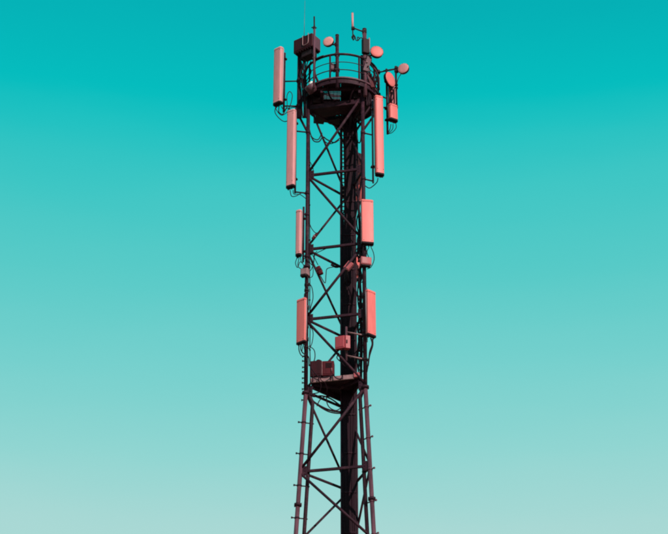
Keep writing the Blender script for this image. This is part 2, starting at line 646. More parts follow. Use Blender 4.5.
# a second, lower collar of plates between the legs
for a_, b_ in (('L', 'R'), ('R', 'B'), ('B', 'L')):
    p, q = leg(a_, ZF - 0.40), leg(b_, ZF - 0.40)
    obj('collar_beam', MB().box((p + q) / 2, ((q - p).length - 0.1, 0.06, 0.15), rotz(math.atan2((q - p).y, (q - p).x)), 0.006, 1), 'steel_dark', plat)
cp = {k_: AX + dirs[k_] * (CR - 0.05) for k_ in 'LRB'}
for st in ([cp['L'], cp['R'], cp['R'].lerp(cp['B'], 0.30), cp['L'].lerp(cp['B'], 0.36)],
           [cp['L'].lerp(cp['B'], 0.50), cp['R'].lerp(cp['B'], 0.42), cp['R'].lerp(cp['B'], 0.70), cp['L'].lerp(cp['B'], 0.72)],
           [cp['L'].lerp(cp['B'], 0.80), cp['R'].lerp(cp['B'], 0.76), cp['B']]):
    obj('collar_plate', MB().prism([tuple(p.xy) for p in st], ZF - 0.46, ZF - 0.44), 'steel_dark', plat)
# feeder cables fan out from the ladder head to the rim
rng = random.Random(3)
for q in range(32):
    a_ = R(rng.choice([rng.uniform(150, 250), rng.uniform(-70, 40), rng.uniform(60, 130)]))
    x0 = rng.uniform(lx0 + 0.1, lx1)
    s0 = Vector((x0, DIST + LY - 0.03, lad_top - rng.uniform(0.0, 0.5)))
    e_ = Vector((PCX + math.cos(a_) * (PR - 0.1), DIST + math.sin(a_) * (PR - 0.1), ZF - 0.04))
    mid = s0.lerp(e_, 0.35) + Vector((rng.uniform(-.1, .1), rng.uniform(-.1, .1), rng.uniform(-0.05, 0.12)))
    mid2 = s0.lerp(e_, 0.75) + Vector((rng.uniform(-.12, .12), rng.uniform(-.12, .12), rng.uniform(-0.16, -0.02)))
    obj('feeder_cable', MB().cable([s0 - Vector((0, 0, 0.5)), s0, mid, mid2, e_, e_ + Vector((0, 0, 0.12))], rng.uniform(0.014, 0.026), 7, 6), 'rubber', plat)
# small junction boxes and trays hung below the deck
for x_, y_, w_, d_, h_ in ((-0.72, -0.25, 0.22, 0.3, 0.2), (-0.35, 0.62, 0.3, 0.2, 0.16), (0.45, -0.5, 0.26, 0.22, 0.2), (0.62, 0.1, 0.2, 0.3, 0.24), (0.15, 0.2, 0.24, 0.24, 0.3), (0.58, -0.25, 0.4, 0.4, 0.34), (-0.62, 0.3, 0.3, 0.4, 0.34)):
    obj('hung_box', MB().box((PCX + x_, DIST + y_, ZF - 0.1 - h_ / 2), (w_, d_, h_), rotz(0.2), 0.015), 'cabinet', plat)
# cables climbing between the left outer post and the rim, and inside the railing
for q in range(9):
    x_ = 299.6 + q * 0.75
    pts = [(x_ + rng.uniform(-.8, .8), y_, -0.3 - 0.02 * q) for y_ in (118, 106, 95, 84, 73, 62)]
    obj('feeder_cable', MB().cable([at(*p) for p in pts], rng.uniform(0.012, 0.022), 7, 6), 'rubber', plat)
for q in range(7):
    x_ = 366.5 + q * 1.5
    pts = [(x_ + rng.uniform(-1.4, 1.4), y_, -0.66 + 0.05 * q) for y_ in (106, 98, 89, 80, 71 + q)]
    obj('feeder_cable', MB().cable([at(*p) for p in pts], rng.uniform(0.018, 0.032), 7, 6), 'rubber', plat)
for k in 'LRB':
    for s in (-1, 1):
        if (k, s) in (('L', 1), ('R', -1)):
            continue
        a = math.atan2(dirs[k].y, dirs[k].x) + s * R(26)
        q = Vector((PCX + (PR - 0.04) * math.cos(a), DIST + (PR - 0.04) * math.sin(a), ZF - 0.08))
        obj('support_strut', MB().tube([leg(k, ZF - 0.95), q], 0.033, 10), 'steel_dark', plat)
# railing
RZ = ZF + 0.10
H1, H2, H3 = 0.80, 0.53, 0.27
rail_r = PR - 0.01
obj('top_rail', MB().tube(ring(rail_r, RZ + H1, -178, 120), 0.034, 10), 'steel_dark', plat)
obj('mid_rail', MB().tube(ring(rail_r, RZ + H2, -178, 120), 0.012, 8), 'steel_dark', plat)
obj('mid_rail', MB().tube(ring(rail_r, RZ + H3, -178, 120), 0.015, 8), 'steel_dark', plat)
for a in (-178, -150, -108, -62, -28, 0, 35, 80, 120):
    p = ring(rail_r, RZ, a, a + 1, 1)[0]
    obj('railing_post', MB().tube([p - Vector((0, 0, 0.1)), p + Vector((0, 0, H1))], 0.027, 8), 'steel_dark', plat)
# bent end tube of the gate section
a = -132
pe = ring(rail_r + 0.03, RZ + H1, a, a + 14, 6)
pd = [ring(rail_r + 0.03, RZ + h, a - d, a, 1)[0] for h, d in ((0, -4), (0.3, 2), (0.55, 3.5), (0.74, 2.5))]
obj('gate_tube', MB().cable(pd + pe, 0.034), 'steel_dark', plat)
# two outer vertical posts that carry outrigger arms
pL0, pL1 = at(298.4, 118, -0.28), at(298.2, 55, -0.28)
pL1 = Vector((pL0.x, pL0.y, pL1.z))
obj('outer_post', MB().tube([pL0, pL1], 0.05, 12), 'steel_dark', plat)
obj('support_strut', MB().tube([pL0 + Vector((0, 0, 0.1)), leg('L', at(307, 133, Lp.y).z)], 0.035, 10), 'steel_dark', plat)
pR0, pR1 = at(378.6, 112, -0.2), at(378.0, 70, -0.2)
pR1 = Vector((pR0.x, pR0.y, pR1.z))
obj('outer_post', MB().tube([pR0, pR1], 0.028, 12), 'steel_dark', plat)
obj('support_strut', MB().tube([pR0 + Vector((0, 0, 0.1)), leg('R', at(363, 131, -0.6).z)], 0.033, 10), 'steel_dark', plat)
for p, k in ((pL0, 'L'), (pR0, 'R')):
    q = Vector((PCX + (PR - 0.03) * (-1 if k == 'L' else 1) * math.cos(R(15)), DIST - 0.22, ZF))
    obj('outer_post_tie', MB().tube([Vector((p.x, p.y, ZF)), q], 0.03, 8), 'steel_dark', plat)
# hanging cable loops under the deck
for pts, r in (([(311, 136, -.2), (314, 141, -.2), (319, 141.5, -.15), (323, 137, -.1), (327, 139.5, 0), (334, 142.5, .1), (339, 140, .2)], 0.018),
               ([(309, 128, -.25), (312, 137, -.2), (318, 139.5, -.2), (322, 133, -.1)], 0.016),
               ([(322, 138, 0), (327, 143, 0), (333, 143, .1), (341, 137, .25)], 0.014),
               ([(356, 132, .1), (358, 142, 0), (360.5, 141, -.1), (361.5, 130, -.3)], 0.018)):
    obj('slack_cable', MB().cable([at(*p) for p in pts], r), 'rubber', plat)

# ------------------------------------------------------------------ lower triangular platform
zt = at(312, 382.5, Lp.y).z
tri = thing('triangular_platform', 'triangular steel landing with a pale front edge in the lower tower', 'platform', (XC, DIST, zt))


def tri_pts(inset, shift=0):
    return {k: AX + dirs[k] * (CR - inset) for k in 'LRB'}


tp = tri_pts(0.13)
obj('deck_plate', MB().prism([tuple(tp[k].xy) for k in 'LRB'], zt, zt + 0.02), 'steel_dark', tri)
e0, e1 = tp['L'].copy(), tp['L'].lerp(tp['R'], 0.86)
ed = (e1 - e0).normalized()
c = (e0 + e1) / 2 + Vector((ed.y, -ed.x, 0)) * 0.035
c.z = zt + 0.045
obj('front_channel', MB().box(c, ((e1 - e0).length, 0.05, 0.125), rotz(math.atan2(ed.y, ed.x)), 0.008, 2), 'steel_pale', tri, 'pale pinkish front edge channel')
for a, b in (('R', 'B'), ('B', 'L')):
    d = (tp[b] - tp[a])
    c = (tp[a] + tp[b]) / 2
    c.z = zt - 0.07
    obj('edge_channel', MB().box(c, (d.length * 0.94, 0.05, 0.16), rotz(math.atan2(d.y, d.x)), 0.006, 1), 'steel_dark', tri)
c = tp['L'].lerp(tp['R'], 0.86) + Vector((0.06, -0.06, 0))
c.z = zt + 0.075
obj('end_bracket', MB().box(c, (0.15, 0.09, 0.13), rotz(-PHI), 0.012), 'red_box', tri, 'salmon bracket at the end of the front edge')
# ribs under the plate
cen = (tp['L'] + tp['R'] + tp['B']) / 3
for k in 'LRB':
    a = tp[k].lerp(cen, 0.12)
    a.z = zt - 0.045
    b = cen.copy()
    b.z = zt - 0.045
    obj('rib', MB().box((a + b) / 2, ((a - b).length, 0.04, 0.08), rotz(math.atan2((a - b).y, (a - b).x)), 0.004, 1), 'steel_dark', tri)
for pts, r in (([(311, 397, -.2), (314, 402, -.15), (324, 408, 0), (333, 411, .1), (342, 412, .25)], 0.024),
               ([(311, 399, -.2), (316, 404, -.15), (326, 410.5, 0), (334, 413, .1), (342, 413.5, .25)], 0.018),
               ([(317, 406, -.15), (320, 400, -.1), (326, 396.5, 0), (331, 397, .1)], 0.014),
               ([(326.5, 397, 0), (327, 403, 0), (330, 408, .05), (336, 410.5, .15), (341, 408, .25)], 0.014),
               ([(309.5, 392, -.25), (313, 396.5, -.2), (322, 396, -.1), (331, 399, .1), (341, 406, .25)], 0.02)):
    obj('slack_cable', MB().cable([at(*p) for p in pts], r), 'rubber', tri)
# bolt heads and light brackets under the plate
for px, py in ((313, 389.5), (315.5, 392.5), (337, 388.5), (340, 392), (343, 386.5)):
    q = at(px, py, 0)
    q = Vector((q.x, q.y - 0.0, zt - 0.012))
    obj('bolt', MB().tube([q, q + Vector((0, 0, 0.02))], 0.022, 6), 'steel_pale', tri)


# ------------------------------------------------------------------ panel antennas
def rounded_outline(w, d, r, n=5):
    pts = []
    for sx, sy, a0 in ((1, -1, -90), (1, 1, 0), (-1, 1, 90), (-1, -1, 180)):
        for i in range(n + 1):
            a = R(a0 + 90 * i / n)
            pts.append((sx * (w / 2 - r) + r * math.cos(a), sy * (d / 2 - r) + r * math.sin(a)))
    return pts


def panel(label, top, bot, dy, w, d, yaw, mat, pipe_px=None, pipe_y=None, pipe_dy=None, arms=(), rad=None, cables=(), group=None, pipe_mat='steel_blue', ncon=4, tiltx=0.0, pipe_r=0.028, back='grey_pink'):
    """top / bot: (px, py) of the centre of the panel's upper and lower end. yaw: where the face looks (0 = camera, + = right)."""
    p1, p0 = at(top[0], top[1], dy), at(bot[0], bot[1], dy)
    H = p1.z - p0.z
    cx = (p1.x + p0.x) / 2
    base = Vector((cx, DIST + dy, p0.z))
    t = thing('panel_antenna', label, 'antenna', base, group)
    rm = rotz(yaw)
    rad = rad or min(w, d) * 0.36
    ol = rounded_outline(w, d, rad)

    def tp_(x, y):
        v = rm @ Vector((x, y, 0))
        return (base.x + v.x, base.y + v.y)
    m = MB()
    n = len(ol)
    secs = [(0.03, 1.0), (0.04, 1.0), (H - 0.034, 1.0), (H - 0.022, 1.0), (H - 0.008, 0.955), (H, 0.86)]
    vs = []
    for z, s in secs:
        for x, y in ol:
            q = tp_(x * s, y * s)
            vs.append((q[0], q[1], base.z + z))
    fs, sm = [], []
    for k in range(len(secs) - 1):
        for i in range(n):
            j = (i + 1) % n
            fs.append([k * n + i, k * n + j, (k + 1) * n + j, (k + 1) * n + i])
            sm.append(True)
    fs.append([(len(secs) - 1) * n + i for i in range(n)])
    fs.append(list(range(n))[::-1])
    sm += [False, False]
    m.add(vs, fs, sm)
    obj('radome', m, mat, t)
    bo = [(x * 1.012, d / 2 - (d / 2 - y) * 0.5 + 0.003) for x, y in ol]
    obj('back_housing', MB().prism([tp_(x, y) for x, y in bo], base.z + 0.05, base.z + H - 0.045, True), back, t)
    obj('top_cap', MB().prism([tp_(x * 1.012, y * 1.02) for x, y in ol], base.z + H - 0.075, base.z + H - 0.02, True), mat, t)
    for sx in (-1, 1):
        for fz in (0.06, 0.94):
            q0 = tp_(sx * w * 0.34, -d / 2 + 0.004)
            q1 = tp_(sx * w * 0.34, -d / 2 - 0.006)
            obj('screw', MB().tube([(q0[0], q0[1], base.z + H * fz), (q1[0], q1[1], base.z + H * fz)], 0.009, 6), 'cap', t)
    # lower end cap with its connectors
    obj('end_cap', MB().prism([tp_(x * 1.015, y * 1.03) for x, y in ol], base.z - 0.02, base.z + 0.036, True), 'cap', t)
    for i in range(ncon):
        x = (i / max(1, ncon - 1) - 0.5) * w * 0.6
        q = tp_(x, d * 0.05 * (-1 if i % 2 else 1))
        q = Vector((q[0], q[1], base.z))
        obj('connector', MB().tube([q + Vector((0, 0, -0.01)), q - Vector((0, 0, 0.07))], 0.019, 8), 'cap', t)
    # mounting pipe and clamps
    if pipe_px is not None:
        pd_ = dy if pipe_dy is None else pipe_dy
        a, b = at(pipe_px, pipe_y[0], pd_), at(pipe_px, pipe_y[1], pd_)
        a.x = b.x = (a.x + b.x) / 2
        obj('mounting_pipe', MB().tube([a, b], pipe_r, 12), pipe_mat, t)
        for f in (0.13, 0.86):
            z = base.z + H * f
            pz = Vector((a.x, a.y, z))
            bk = rm @ Vector((0, d / 2 - 0.01, 0))
            q = Vector((base.x, base.y, z)) + bk
            cl = MB().tube([q, pz], 0.018, 8)
            cl.box(pz, (pipe_r * 2 + 0.05, pipe_r * 2 + 0.05, 0.06), rm, 0.008, 1)
            obj('clamp', cl, 'cap', t)
    for arm in arms:
        am = MB().tube([Vector(q) for q in arm], 0.022, 10)
        e = Vector(arm[-1])
        am.lathe(e, (0, 0, 1), [(-0.045, 0.05), (-0.045, 0.068), (0.045, 0.068), (0.045, 0.05)], 12)
        obj('arm', am, 'steel_dark', t)
    for c_, r_ in cables:
        obj('jumper_cable', MB().cable([at(*q) for q in c_], r_), 'rubber', t)
    return t


def arm_to(leg_k, px, py, dy):
    a = at(px, py, dy)
    return [a, leg(leg_k, a.z)]


LYo, RYo = Lp.y, dirs['R'].y * CR
# big ones, left of the basket
zarm = at(284, 81, -0.28)
panel('tall pink panel antenna on an outrigger pipe left of the round basket', (278.6, 48.5), (278.2, 104), -0.42, 0.285, 0.16, R(-38), 'pink',
      284.2, (112, 53), -0.28,
      arms=[[at(284.2, 81.3, -0.28), Vector((pL0.x, pL0.y, zarm.z))], [at(284.2, 106, -0.28), Vector((pL0.x, pL0.y, at(284, 106, -0.28).z))]],
      cables=[([(276, 106, -.42), (275, 112, -.4), (279, 118, -.38), (285, 121.5, -.3), (292, 118, -.28), (297, 112, -.28)], 0.013),
              ([(279, 106, -.42), (279, 112, -.4), (283, 114, -.35), (287, 108, -.3), (292, 111, -.28)], 0.015),
              ([(281, 106, -.42), (284, 110, -.38), (287, 106, -.3), (287, 96, -.28), (289.5, 91.5, -.28), (292.3, 95, -.28), (291, 103, -.28), (288, 110, -.28)], 0.012),
              ([(277, 107, -.42), (276, 109, -.4), (281, 115, -.36), (286, 113, -.3), (290, 108, -.28), (297, 107, -.28)], 0.012)],
      pipe_mat='steel_dark', pipe_r=0.033)
panel('tall pink panel antenna hanging beside the left leg below the basket', (291.2, 110.5), (291.2, 187), -0.45, 0.26, 0.14, R(-30), 'pink',
      295.6, (193, 108), -0.33, arms=[arm_to('L', 295.6, 192, -0.33), arm_to('L', 295.6, 131, -0.33)],
      cables=[([(290, 190, -.45), (291.5, 196, -.42), (296, 196, -.36), (302, 193, -.3), (307, 195, -.3)], 0.012),
              ([(293, 190, -.45), (294, 194, -.4), (300, 194.5, -.32), (306.5, 199, -.33)], 0.011)], pipe_mat='steel_dark')
panel('slim pink panel antenna on the left leg with dark lower cap', (298.9, 210.5), (298.9, 255.5), -0.40, 0.165, 0.13, R(-30), 'pink',
      303.4, (262, 207), -0.3, arms=[arm_to('L', 303.4, 214, -0.3), arm_to('L', 303.4, 256, -0.3)],
      cables=[([(297, 258, -.4), (295.5, 263, -.4), (297.5, 267.5, -.4), (300, 262, -.38), (303, 264, -.33), (306, 272, -.36)], 0.011),
              ([(299, 258, -.4), (298, 266, -.4), (302, 269, -.36), (304, 266, -.33)], 0.011),
              ([(300.5, 258, -.4), (302, 263, -.36), (305, 258, -.33), (308, 262, -.33)], 0.01)], ncon=3, pipe_mat='steel_dark')
panel('short salmon panel antenna angled outward on the left leg above the landing', (301.6, 299), (301.6, 343), -0.46, 0.29, 0.09, R(-40), 'salmon',
      305.3, (350, 297), -0.34, arms=[arm_to('L', 305.3, 306, -0.34), arm_to('L', 305.3, 338, -0.34)], rad=0.014,
      cables=[([(299, 345, -.5), (299, 350, -.46), (301, 355, -.4), (304, 356, -.36), (308, 352, -.34)], 0.014),
              ([(301, 345, -.48), (301, 350, -.44), (304, 354, -.36), (308.5, 357, -.3), (309, 366, -.3)], 0.014),
              ([(303.5, 344, -.44), (302, 352, -.4), (305.5, 355, -.34), (307, 362, -.33)], 0.012)], ncon=3, pipe_mat='steel_dark')
# right side
panel('tall salmon panel antenna beside the right leg below the basket', (379.0, 96.5), (379.0, 175), -0.62, 0.245, 0.15, R(20), 'salmon',
      372.6, (183, 100), -0.5, arms=[arm_to('R', 372.6, 181, -0.5), arm_to('R', 372.6, 135, -0.5)],
      cables=[([(378, 178, -.62), (377, 182, -.58), (373, 186, -.5), (369, 188, -.55), (364, 185, -.62)], 0.014),
              ([(375, 98, -.5), (371, 93, -.45), (367, 96, -.5), (363.5, 90, -.6)], 0.012)])
panel('broad salmon panel antenna on the right leg with radio box below it', (367.2, 200.5), (367.2, 244), -0.78, 0.325, 0.14, R(10), 'salmon',
      363.6, (252, 197), -0.64, arms=[arm_to('R', 363.6, 206, -0.64)], rad=0.025,
      cables=[([(363.5, 247, -.78), (363, 252, -.76), (364.5, 257, -.74)], 0.012),
              ([(366, 247, -.78), (366.5, 253, -.78), (366, 258, -.76)], 0.011),
              ([(369, 247, -.78), (367, 252, -.78), (369, 258, -.76)], 0.011),
              ([(371, 247, -.76), (373.5, 253, -.76), (374, 260, -.74), (371, 267, -.7), (367, 269, -.66)], 0.011)], ncon=4)
panel('short salmon panel antenna angled outward on the right leg', (370.4, 291), (371.0, 336), -0.72, 0.285, 0.10, R(42), 'salmon',
      366.4, (342, 288), -0.64, arms=[arm_to('R', 366.4, 296, -0.64), arm_to('R', 366.4, 331, -0.64)], rad=0.014,
      cables=[([(372, 339, -.72), (372.5, 345, -.72), (370.5, 352, -.7), (368.5, 360, -.68), (367.5, 368, -.66), (366, 376, -.62)], 0.016),
              ([(370.5, 338, -.72), (372, 344, -.72), (369.5, 352, -.7), (368.6, 362, -.68), (367, 372, -.66)], 0.014),
              ([(373, 340, -.72), (372.8, 346, -.72), (369.8, 356, -.7), (368.4, 366, -.68)], 0.012)], ncon=3)
# right outrigger: frame of pipes carrying two dishes and a short panel
zz1 = at(386.6, 97.5, -0.35).z
panel('short salmon panel antenna under two dishes on the right outrigger', (392.9, 105), (392.9, 120.5), -0.42, 0.27, 0.15, R(32), 'salmon',
      387.0, (134, 69), -0.35, arms=[[at(387, 70.5, -0.35), at(380, 72, -0.25), Vector((pR0.x, pR0.y, at(378, 72, -.2).z))],
                                     [at(387, 98.5, -0.35), Vector((pR0.x, pR0.y, at(378, 95, -.2).z))]],
      cables=[([(391, 124, -.45), (390, 129, -.42), (388, 133, -.36)], 0.012), ([(393, 124, -.45), (392.5, 129, -.42), (388, 134, -.36)], 0.011),
              ([(396, 124, -.45), (396, 128, -.45), (392, 132.5, -.4), (387, 134, -.35)], 0.011)], pipe_mat='steel_dark', ncon=4, pipe_r=0.032)
hw = thing('remote_radio_unit', 'dark radio unit behind cables between the sideways dish and short panel', 'radio unit', at(392, 106, -0.36))
obj('body', MB().box(at(392.0, 95.5, -0.34), (0.2, 0.12, 0.62), rotz(R(20)), 0.015), 'red_box', hw)
for q in (0, 1, 4):
    obj('fin', MB().box(at(390.2 + q * 1.05, 95.5, -0.42), (0.010, 0.05, 0.52), rotz(R(20)), 0), 'cap', hw)
obj('jumper_cable', MB().cable([at(391, 87, -.5), at(393.2, 91, -.52), at(393, 98, -.52), at(390.6, 103, -.5)], .016), 'rubber', hw)
obj('jumper_cable', MB().cable([at(394.5, 88, -.5), at(392, 94, -.5), at(391.5, 101, -.5), at(394, 106, -.46)], .016), 'rubber', hw)
# third sector, behind the tower
panel('pink panel antenna mostly hidden behind the cable ladder, upper back leg', (357.0, 154), (357.0, 203), 1.25, 0.26, 0.12, R(172), 'pink',
      354.5, (208, 150), 1.08, arms=[arm_to('B', 354.5, 160, 1.08), arm_to('B', 354.5, 198, 1.08)], pipe_mat='steel_dark', back='salmon')
panel('small pink panel antenna mostly hidden behind the cable ladder, middle back leg', (356.3, 256), (356.3, 280), 1.25, 0.2, 0.12, R(172), 'pink',
      353.5, (284, 252), 1.08, arms=[arm_to('B', 353.5, 258, 1.08), arm_to('B', 353.5, 276, 1.08)], pipe_mat='steel_dark', ncon=3, back='salmon')


# ------------------------------------------------------------------ dishes
def dish(label, px, py, dy, rad, yaw, depth, mount, elev=0.0, mat='dish_pink'):
    c = at(px, py, dy)
    n = Vector((math.sin(yaw) * math.cos(elev), -math.cos(yaw) * math.cos(elev), math.sin(elev)))
    t = thing('dish_antenna', label, 'dish', c - Vector((0, 0, rad)), 'round dish antennas at the tower top')
    obj('radome', MB().lathe(c, n, [(-0.006, rad * 0.985), (0.006, rad * 0.985), (0.016, rad * 0.9), (0.022, rad * 0.55), (0.024, 0.02)], 36), mat, t)
    obj('shroud', MB().lathe(c, n, [(-depth, rad * 0.62), (-depth * 0.75, rad * 0.96), (-0.02, rad), (0.004, rad * 1.02), (0.004, rad * 0.99)], 36), 'cap', t)
    u_ = n.cross(Vector((0, 0, 1))).normalized()
    v_ = u_.cross(n)
    for q in range(6):
        a_ = R(20 + q * 60)
        e_ = u_ * math.cos(a_) + v_ * math.sin(a_)
        obj('rim_clip', MB().box(c + e_ * rad * 1.0 - n * 0.004, (0.022, 0.03, 0.022), None, 0.004, 1), 'cap', t)
    b = c - n * depth
    obj('feed_box', MB().lathe(b, -n, [(-0.01, 0.06), (0.07, 0.055), (0.09, 0.03)], 16), 'cap', t)
    m = Vector(mount)
    mm = MB().tube([b - n * 0.06, m], 0.024, 10)
    mm.box(m, (0.1, 0.1, 0.11), rotz(yaw), 0.012, 1)
    obj('mount', mm, 'steel_dark', t)
    return t


# pole tops that stand on the basket
def pole(label, px, y0, y1, dy, r, mat, extra=None, name='mounting_pole'):
    a, b = at(px, y0, dy), at(px, y1, dy)
    a.x = b.x = (a.x + b.x) / 2
    t = thing(name, label, 'pole', a)
    obj('pipe', MB().tube([a, b], r, 14), mat, t)
    obj('cap', MB().lathe(b, (0, 0, 1), [(-0.03, r + 0.004), (0.006, r + 0.004), (0.014, r * 0.5)], 14), 'cap', t)
    return t, a, b


tC, c0, c1 = pole('thick dark pole at the front railing carrying a small pink dish', 337.2, 88, 35, -1.02, 0.05, 'steel_dark')
for z in (RZ + H1, RZ + H3):
    obj('clamp', MB().box((c0.x, c0.y, z), (0.14, 0.13, 0.07), None, 0.012, 1), 'steel_dark', tC)
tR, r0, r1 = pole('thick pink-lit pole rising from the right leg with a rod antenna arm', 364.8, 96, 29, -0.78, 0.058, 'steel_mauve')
obj('clamp', MB().box((r0.x, r0.y + 0.08, RZ + H1), (0.14, 0.24, 0.09), None, 0.012, 1), 'steel_dark', tR)
obj('clamp', MB().box((r0.x, r0.y + 0.08, RZ + 0.05), (0.14, 0.24, 0.09), None, 0.012, 1), 'steel_dark', tR)
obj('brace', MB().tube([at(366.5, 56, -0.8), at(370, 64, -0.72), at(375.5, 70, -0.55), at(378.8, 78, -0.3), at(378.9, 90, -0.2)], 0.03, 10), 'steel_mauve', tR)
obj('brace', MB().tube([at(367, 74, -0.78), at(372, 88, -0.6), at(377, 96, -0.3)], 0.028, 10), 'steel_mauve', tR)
obj('box', MB().box(at(365.4, 46.5, -0.84), (0.2, 0.13, 0.5), rotz(R(25)), 0.02), 'cabinet', tR)
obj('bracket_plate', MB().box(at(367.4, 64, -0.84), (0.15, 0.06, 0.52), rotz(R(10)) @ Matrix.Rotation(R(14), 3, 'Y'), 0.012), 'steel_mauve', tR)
obj('bracket_plate', MB().box(at(370.2, 80, -0.7), (0.12, 0.05, 0.5), rotz(R(20)) @ Matrix.Rotation(R(-18), 3, 'Y'), 0.012), 'dark_red', tR)
for q in range(4):
    obj('bolt', MB().lathe(at(366.2 + q * 0.9, 58 + q * 4.2, -0.885), (0, -1, 0), [(0, 0.022), (0.02, 0.022), (0.03, 0.01)], 8), 'steel_pale' if q % 2 else 'cap', tR)
obj('thin_pipe', MB().tube([at(369.2, 56, -0.8), at(369.2, 38, -0.8)], 0.02, 8), 'steel_pale', tR)
for pts, r in (([(366, 57, -.8), (372, 66, -.75), (376, 78, -.6), (374, 90, -.55), (369, 92, -.6)], .014),
               ([(367, 70, -.8), (372, 77, -.75), (374.5, 88, -.6), (372, 95, -.5)], .016),
               ([(368, 62, -.8), (370, 72, -.75), (371, 84, -.65), (368, 94, -.6)], .018),
               ([(366, 76, -.8), (369, 83, -.75), (375, 86, -.6), (378, 92, -.3)], .012),
               ([(369, 54, -.8), (371.5, 60, -.78), (368, 66, -.8)], .011)):
    obj('jumper_cable', MB().cable([at(*p) for p in pts], r), 'rubber', tR)
tL, l0, l1 = pole('slender pinkish pole beside the dark cabinet on the basket', 314.2, 88, 28, -0.86, 0.032, 'steel_mauve')
obj('clamp', MB().box((l0.x, l0.y + 0.03, RZ + H1), (0.11, 0.12, 0.06), None, 0.01, 1), 'steel_dark', tL)

dish('small pale pink dish on the thick pole at the front railing', 328.2, 41.3, -1.12, 0.155, R(-20), 0.10, Vector((c0.x - 0.02, c0.y, at(337, 44.5, -1.02).z)))
dish('salmon dish on the pole above the right leg', 376.8, 51.5, -0.92, 0.185, R(8), 0.12, Vector((r0.x + 0.03, r0.y, at(366, 56, -0.78).z)), mat='salmon')
dp = at(396.3, 70, -0.35)
dish('pale pink dish at the far end of the right outrigger', 403.2, 68.3, -0.5, 0.165, R(-22), 0.10, Vector((dp.x, dp.y, at(396, 71, -0.35).z)), mat='pink')
dish('oval-looking salmon dish turned sideways on the right outrigger', 390.4, 79.3, -0.62, 0.225, R(52), 0.11, at(387.2, 76, -0.35), mat='salmon')

# second pipe of the outrigger frame
tO, o0, o1 = pole('dark right-hand pipe of the outrigger frame holding a dish', 396.2, 108, 66.5, -0.35, 0.03, 'steel_dark', name='outrigger_pipe')
for y, y2 in ((68.5, 71), (107, 107.5)):
    obj('cross_bar', MB().tube([at(397.5, y, -0.35), at(383.5, y2, -0.35)], 0.026, 10), 'steel_dark', tO)
for y in (68, 85, 88, 107):
    q = at(396.2, y, -0.35)
    obj('clamp', MB().box(q, (0.1, 0.1, 0.07 if y in (68, 107) else 0.03), None, 0.01, 1), 'cap', tO)
for pts, r in (([(401, 74, -.42), (399, 77, -.4), (397.2, 82, -.4), (396.4, 90, -.4)], .011), ([(390, 88, -.55), (393, 92, -.5), (390, 99, -.52), (388, 105, -.45)], .012)):
    obj('jumper_cable', MB().cable([at(*p) for p in pts], r), 'rubber', tO)

# ------------------------------------------------------------------ rods and whips
ra = thing('rod_antenna', 'short dark rod antenna on top of the slender pole by the cabinet', 'antenna', l1)
obj('rod', MB().tube([l1 - Vector((0, 0, 0.1)), at(314.2, 16.5, -0.86)], 0.022, 10), 'cap', ra)
obj('bracket', MB().tube([at(311.4, 27.4, -0.86), at(316.8, 27.8, -0.86)], 0.017, 8).box(at(314.2, 27.6, -0.86), (0.08, 0.08, 0.08), None, 0.01, 1), 'cap', ra)
sa = thing('rod_antenna', 'short pink rod antenna on a side arm above the right pole', 'antenna', at(352.8, 29, -0.9))
obj('rod', MB().tube([at(352.6, 29, -0.9), at(352.4, 13, -0.9)], 0.03, 12), 'pink', sa)
obj('tip', MB().lathe(at(352.4, 13, -0.9), (0, 0, 1), [(-0.004, 0.031), (0.015, 0.024), (0.025, 0.008)], 12), 'cap', sa)
obj('arm', MB().tube([at(352.6, 27.6, -0.9), at(364.4, 32.0, -0.78)], 0.021, 8), 'steel_dark', sa)
obj('clamp', MB().box(at(353, 28.3, -0.9), (0.1, 0.09, 0.09), None, 0.012, 1), 'cap', sa)
obj('clamp', MB().box(at(364.4, 32.0, -0.78), (0.13, 0.13, 0.1), None, 0.012, 1), 'cap', sa)
obj('stub', MB().tube([at(352.7, 29, -0.9), at(353, 39.5, -0.9)], 0.018, 8), 'cap', sa)
obj('cable_loop', MB().cable([at(353, 34, -.9), at(355, 36.5, -.9), at(356, 40, -.9), at(358.2, 40.3, -.9), at(359.3, 38, -.88), at(357.6, 37, -.88), at(358, 40, -.86), at(361, 37.5, -.84), at(363.5, 40, -.8)], 0.014), 'rubber', sa)
obj('cable_loop', MB().cable([at(352.6, 39, -.9), at(351.8, 37, -.9), at(353, 35.5, -.9), at(354.6, 38, -.9), at(353.2, 40.3, -.9)], 0.014), 'rubber', sa)


# ------------------------------------------------------------------ boxes
def equipment(name, label, cat, px, py, dy, size, yaw, mat, roll=0.0, bevel=0.015, details=True, mount=None, group=None):
    c = at(px, py, dy)
    t = thing(name, label, cat, c - Vector((0, 0, size[2] / 2)), group)
    rm = rotz(yaw) @ Matrix.Rotation(roll, 3, 'Y')
    obj('body', MB().box(c, size, rm, bevel), mat, t)
    if details:
        f = rm @ Vector((0, -size[1] / 2 - 0.004, 0))
        obj('cover', MB().box(c + f, (size[0] * 0.82, 0.014, size[2] * 0.8), rm, 0.004, 1), mat, t)
        for sx in (-1, 1):
            q = c + rm @ Vector((sx * size[0] * 0.25, 0, -size[2] / 2))
            obj('gland', MB().tube([q, q + rm @ Vector((0, 0, -0.045))], 0.017, 8), 'cap', t)
    if mount is not None:
        obj('mount', MB().tube([c, Vector(mount)], 0.025, 8), 'steel_dark', t)
    return t, c, rm


